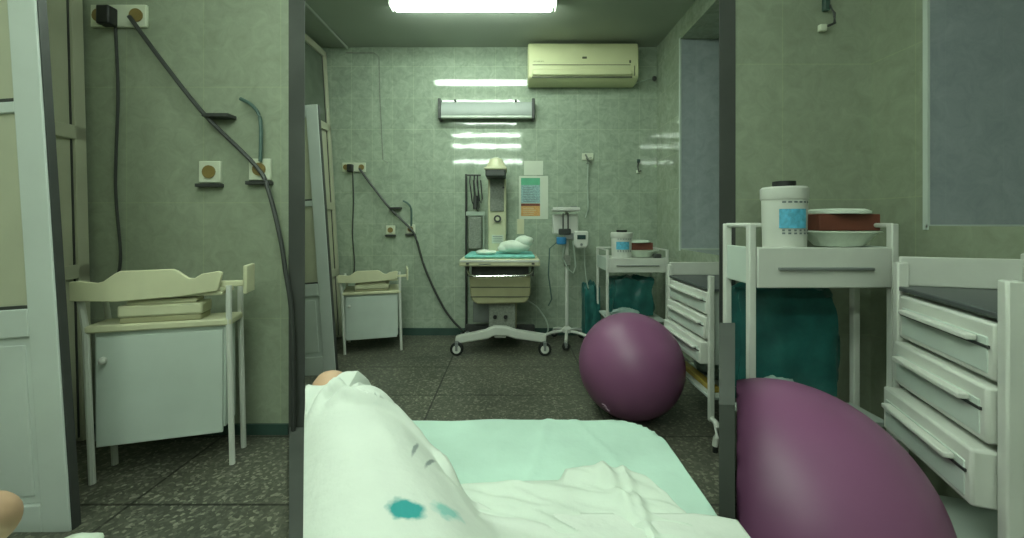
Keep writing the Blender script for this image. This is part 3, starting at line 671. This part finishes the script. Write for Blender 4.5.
# sheet: top grid wrapped over edges
q = B(); nx, ny = 90, 150; grid = []
def wrap(s, lo, hi, rad, drop):
    """arc-length param over edge: returns pos, dz"""
    L = hi-lo
    if s < 0: d = -s; return (lo - min(d, rad)*.25, -max(0, d-rad*.5) if d > rad else -d*d/(2*rad)) 
    if s > L: d = s-L; return (hi + min(d, rad)*.25, -max(0, d-rad*.5) if d > rad else -d*d/(2*rad))
    return (lo+s, 0)
Lx = BX1-BX0; drop = .30
for i in range(nx+1):
    sx = -drop*0 + (Lx+drop)*i/nx; col = []
    for j in range(ny+1):
        sy = (BY1+.2+drop)*j/ny - .0
        x, dzx = wrap(sx, BX0, BX1, .03, drop); y, dzy = wrap(sy, -.2, BY1, .05, drop)
        # rounded foot corner
        cr = .10; z = BZ+min(dzx, dzy)
        if x > BX1-cr and y > BY1-cr:
            dx, dy = x-(BX1-cr), y-(BY1-cr); d = math.hypot(dx, dy)
            if d > cr: x = BX1-cr+dx/d*cr; y = BY1-cr+dy/d*cr; z = min(z, BZ-(d-cr)*1.2)
        n = noise.noise(Vector((x*5, y*5, 0)))*.006+noise.noise(Vector((x*13, y*9, z*4)))*.004
        # diagonal folds
        n += .005*math.exp(-((x-.02-(y-.8)*.25)/.012)**2)*(y > .8) + .004*math.exp(-((x-.20+(y-1.05)*.35)/.010)**2)*(y > .82)
        z += n
        if min(dzx, dzy) < -.04: x += noise.noise(Vector((x*3, y*10, 3)))*.014; y += noise.noise(Vector((x*10, z*2, 7)))*.014
        col.append(q.bm.verts.new((x, y, z)))
    grid.append(col)
for i in range(nx):
    for j in range(ny): q.bm.faces.new((grid[i][j], grid[i+1][j], grid[i+1][j+1], grid[i][j+1]))
o = q.obj('mint_sheet', 'mint'); tag(o, 'mint green disposable sheet spread over the foot of the bed', 'sheet')

def ridge(x, y, a, b, w0, h):
    ax, ay = a; bx, by = b; dx, dy = bx-ax, by-ay; L2 = dx*dx+dy*dy
    t = max(0, min(1, ((x-ax)*dx+(y-ay)*dy)/L2)); d = math.hypot(x-ax-t*dx, y-ay-t*dy)
    return h*math.exp(-(d/w0)**2)
# white underpad
ytop = lerp([(-.20, .80), (-.10, .845), (-.004, .852), (.10, .856), (.118, .895), (.16, .905), (.2, .90), (.24, .887), (.278, .868), (.30, .83), (.318, .78), (.332, .70), (.335, .66)])
def zpad(x, y, t):
    e = min(1, max(0, (ytop(x)-y)/.03)); ex = min(1, max(0, (.337-x)/.02))
    z = BZ+.006+.016*e*ex
    z += e*ex*(.010*noise.noise(Vector((x*7, y*26+x*8, 1)))+.006*noise.noise(Vector((x*16, y*50+x*20, 2))))
    z += e*ex*(.012*math.exp(-((x-.19-(.9-y)*.15)/.012)**2)*(y > .70)+.010*math.exp(-((x-.235)/.010)**2))
    return z
b_, cols = heightfield([-.20+.537*i/110 for i in range(111)], lambda x: .50, ytop, zpad, 70)
o = b_.obj('underpad', 'pad', thick=.004); tag(o, 'crumpled white quilted underpad lying on the mint sheet', 'pad')

# blanket
bt = lerp([(-.50,.93),(-.46,.935),(-.44,.95),(-.42,.97),(-.382,1.0),(-.355,1.045),(-.325,1.075),(-.28,1.055),(-.21,.985),(-.165,.915),(-.118,.85),(-.08,.795),(-.06,.765),(-.03,.75),(.1,.735),(.25,.735),(.37,.735),(.41,.73)])
zedge = lerp([(-.5,.73),(-.44,.714),(-.42,.712),(-.40,.728),(-.382,.730),(-.365,.70),(-.345,.62),(-.325,.575),(-.29,.568),(.5,.568)])
LEG = [(.0,.15,.09),(.0,.28,.09),(-.12,.50,.10),(-.24,.70,.13),(-.36,.90,.155)]
def zb(x, y, t):
    d = max(0, bt(x)-y); e = min(1, d/.13); e = e*e*(3-2*e)
    k = 0
    for (ax, ay, ah), (bx, by, bh) in zip(LEG, LEG[1:]):
        dx, dy = bx-ax, by-ay; tt = max(0, min(1, ((x-ax)*dx+(y-ay)*dy)/(dx*dx+dy*dy))); r2 = math.hypot(x-ax-tt*dx, y-ay-tt*dy)
        k = max(k, (ah+(bh-ah)*tt)*math.exp(-(r2/.135)**2.6))
    zi = BZ+.026+k
    z = zedge(x)*(1-e)+zi*e
    z += .022*math.exp(-((d-.075)/.020)**2)*max(0, min(1, (-.07-x)/.06))*(1 if x > -.36 else max(0, 1-(-.36-x)/.05))
    e2 = min(1, d/.04)
    z += e2*(.009*noise.noise(Vector((x*6+y*3, y*6, 4)))+.0035*noise.noise(Vector((x*16+y*10, y*9, 8))))
    z += (.012*math.exp(-((x+.405-(y-1)*.3)/.012)**2)-.010*math.exp(-((x+.362-(y-1)*.2)/.010)**2))*max(0, min(1, (y-.88)/.05))
    for pl, ha, hv in FOLDS:
        best = 9; sg = 1; tq = 0
        n_ = len(pl)-1
        for i_, ((ax, ay), (bx, by)) in enumerate(zip(pl, pl[1:])):
            dx, dy = bx-ax, by-ay; tt = max(0, min(1, ((x-ax)*dx+(y-ay)*dy)/(dx*dx+dy*dy))); rr = math.hypot(x-ax-tt*dx, y-ay-tt*dy)
            if rr < best: best = rr; sg = 1 if dx*(y-ay)-dy*(x-ax) > 0 else -1; tq = (i_+tt)/n_
        fade = min(1, tq/.15+.02)*min(1, (1-tq)/.2+.02)
        sd = best*sg
        z += fade*(ha*math.exp(-(sd/.013)**2)-hv*math.exp(-((sd-.030)/.016)**2))
    if x > .33: z -= (x-.33)*.12
    return z
FOLDS = []
def hit0(u, v, z=.64):
    y = (HC-z)*F/(v-HV); return ((u-HU)/F*y, y)
FOLDS = [([hit0(326, 416, .70), hit0(345, 411, .70), hit0(360, 420, .69), hit0(395, 434, .655), hit0(425, 458, .62), hit0(452, 484, .60), hit0(478, 506, .58)], .021, .026),
         ([hit0(306, 425, .70), hit0(322, 402, .71), hit0(333, 396, .71), hit0(352, 404, .70)], .016, .018),
         ([hit0(430, 502, .6), hit0(470, 512, .59), hit0(520, 520, .58), hit0(560, 530, .58)], .006, .008)]
lo = lambda x: max(.33, -x/.5055)
xs = [-.470+.875*i/170 for i in range(171)]
b_, cols = heightfield(xs, lo, bt, zb, 110)
# left skirt
row = [cols[i][0] for i in range(len(cols)) if -xs[i]/.5055 > .33]
low = [b_.bm.verts.new((v.co.x*.985, v.co.y+.004, v.co.z-.16)) for v in row]
for i in range(len(row)-1): b_.bm.faces.new((row[i], row[i+1], low[i+1], low[i]))
# ink stains and stripes are dye in the cloth: procedural masks in the blanket material
def stain(mtl, spots):
    nt = mtl.node_tree; N = nt.nodes; L = nt.links; bs = N['Principled BSDF']; tc = N.new('ShaderNodeTexCoord')
    src = bs.inputs['Base Color'].links[0].from_socket
    nz = N.new('ShaderNodeTexNoise'); nz.inputs['Scale'].default_value = 60; L.new(tc.outputs['Object'], nz.inputs['Vector'])
    sb = N.new('ShaderNodeVectorMath'); sb.operation = 'SUBTRACT'; sb.inputs[1].default_value = (.5, .5, .5); L.new(nz.outputs['Color'], sb.inputs[0])
    for (cx, cy, sx, sy, ang, col, wob, soft) in spots:
        scl = N.new('ShaderNodeVectorMath'); scl.operation = 'SCALE'; scl.inputs['Scale'].default_value = wob; L.new(sb.outputs[0], scl.inputs[0])
        ad = N.new('ShaderNodeVectorMath'); ad.operation = 'ADD'; L.new(tc.outputs['Object'], ad.inputs[0]); L.new(scl.outputs[0], ad.inputs[1])
        s1 = N.new('ShaderNodeVectorMath'); s1.operation = 'SUBTRACT'; s1.inputs[1].default_value = (cx, cy, 0); L.new(ad.outputs[0], s1.inputs[0])
        ro = N.new('ShaderNodeVectorRotate'); ro.rotation_type = 'Z_AXIS'; ro.inputs['Angle'].default_value = -ang; L.new(s1.outputs[0], ro.inputs['Vector'])
        mu = N.new('ShaderNodeVectorMath'); mu.operation = 'MULTIPLY'; mu.inputs[1].default_value = (1/sx, 1/sy, 0); L.new(ro.outputs[0], mu.inputs[0])
        le = N.new('ShaderNodeVectorMath'); le.operation = 'LENGTH'; L.new(mu.outputs[0], le.inputs[0])
        mr = N.new('ShaderNodeMapRange'); mr.inputs['From Min'].default_value = 1; mr.inputs['From Max'].default_value = 1-soft; L.new(le.outputs['Value'], mr.inputs['Value'])
        mr.inputs['To Max'].default_value = col[3]
        mx = N.new('ShaderNodeMix'); mx.data_type = 'RGBA'; L.new(mr.outputs[0], mx.inputs[0]); L.new(src, mx.inputs[6]); mx.inputs[7].default_value = (*col[:3], 1)
        src = mx.outputs[2]
    L.new(src, bs.inputs['Base Color'])
def hit(u, v):      # where the sight line meets the blanket, measured once for the two dye spots
    y = .4
    while y < 1.2:
        x = (u-HU)/F*y; z = HC-(v-HV)/F*y
        if z <= zb(x, y, 0): return x, y
        y += .002
    return x, y
s1 = hit(406, 514); s2 = hit(447, 516)
def dash(a, b_):
    p, q_ = hit(*a), hit(*b_); return ((p[0]+q_[0])/2, (p[1]+q_[1])/2, math.dist(p, q_)/2, .0042, math.atan2(q_[1]-p[1], q_[0]-p[0]), (.15, .19, .19, .75), .004, .5)
stain(M['blanket'], [(s1[0], s1[1], .032, .021, 0, (.0, .27, .27, .95), .02, .35), (s2[0], s2[1], .028, .019, .35, (.10, .46, .42, .7), .025, .6),
   dash((411, 462), (419, 447)), dash((424, 473), (436, 464))])
o = b_.obj('blanket', 'blanket', thick=.005); tag(o, 'white cotton blanket with turquoise dye spots humped over a leg on the bed', 'blanket')

# person: pelvis and legs under the blanket, one bare knee showing beyond its edge
def person(pts, edges, rad, loc, lab, sub=2):
    me = bpy.data.meshes.new('person'); me.from_pydata(pts, edges, []); me.materials.append(M['skin'])
    o = bpy.data.objects.new('person', me); C.objects.link(o); o.location = loc
    s = o.modifiers.new('skin', 'SKIN'); s.use_smooth_shade = True
    for i, rr in enumerate(rad):
        me.skin_vertices[0].data[i].radius = (rr, rr)
    me.skin_vertices[0].data[0].use_root = True
    d = o.modifiers.new('sub', 'SUBSURF'); d.levels = sub; d.render_levels = sub
    return tag(o, lab, 'person')
person([(.02, .05, .60), (.0, .25, .585), (-.13, .5, .585), (-.25, .7, .60), (-.35, .86, .63), (-.435, .97, .665), (-.478, 1.035, .697), (-.452, 1.09, .65), (-.42, 1.12, .60)],
       [(i, i+1) for i in range(8)], [.058, .058, .055, .052, .05, .046, .043, .038, .03], (0, 0, 0),
       'bare bent knee and shin showing at the left edge beyond the white blanket')
# low cot in the near left bay with a knee
r = thing('low_cot', 'low cot with white sheet at the bottom left of the near bay', 'bed', (-1.45, .70, 0))
B().box(-.36, .36, -.45, .42, .14, .23).obj('mattress', 'clothw', r, bevel=.025)
for x in (-.3, .3):
    for y in (-.38, .35): B().tube([(x, y, 0), (x, y, .14)], .018, 10).obj('leg', 'grey', r)
q = B(); q.ball((0, 0, 0), .055, (1.2, .8, .5), 18, 10)
for v in q.bm.verts: v.co += v.co.normalized()*noise.noise(v.co*25)*.016
o = q.obj('crumpled_cloth', 'clothw'); o.location = (-1.12, 1.04, .258); tag(o, 'scrap of white cloth at the corner of the low cot', 'cloth')
person([(-1.46, .45, .31), (-1.42, .60, .32), (-1.36, .80, .345), (-1.315, .96, .385), (-1.30, 1.03, .375), (-1.33, 1.06, .31), (-1.38, 1.02, .27)],
       [(i, i+1) for i in range(6)], [.085, .08, .075, .066, .058, .045, .038], (0, 0, 0), 'bare bent knee at the bottom left corner in front of the larger door')

# ---------------------------------------------------------------- world, camera
w = bpy.data.worlds.new('w'); bpy.context.scene.world = w; w.use_nodes = True
w.node_tree.nodes['Background'].inputs[0].default_value = (.5, .6, .5, 1); w.node_tree.nodes['Background'].inputs[1].default_value = .05
cam = bpy.data.cameras.new('camera'); co = bpy.data.objects.new('camera', cam); C.objects.link(co)
cam.sensor_width = 36; cam.lens = F/1024*36; cam.shift_y = -(269-HV)/1024
co.location = (0, 0, HC); co.rotation_euler = (PI/2, 0, 0); cam.clip_start = .02
bpy.context.scene.camera = co
sc = bpy.context.scene; sc.view_settings.view_transform = 'Standard'; sc.view_settings.exposure = 0
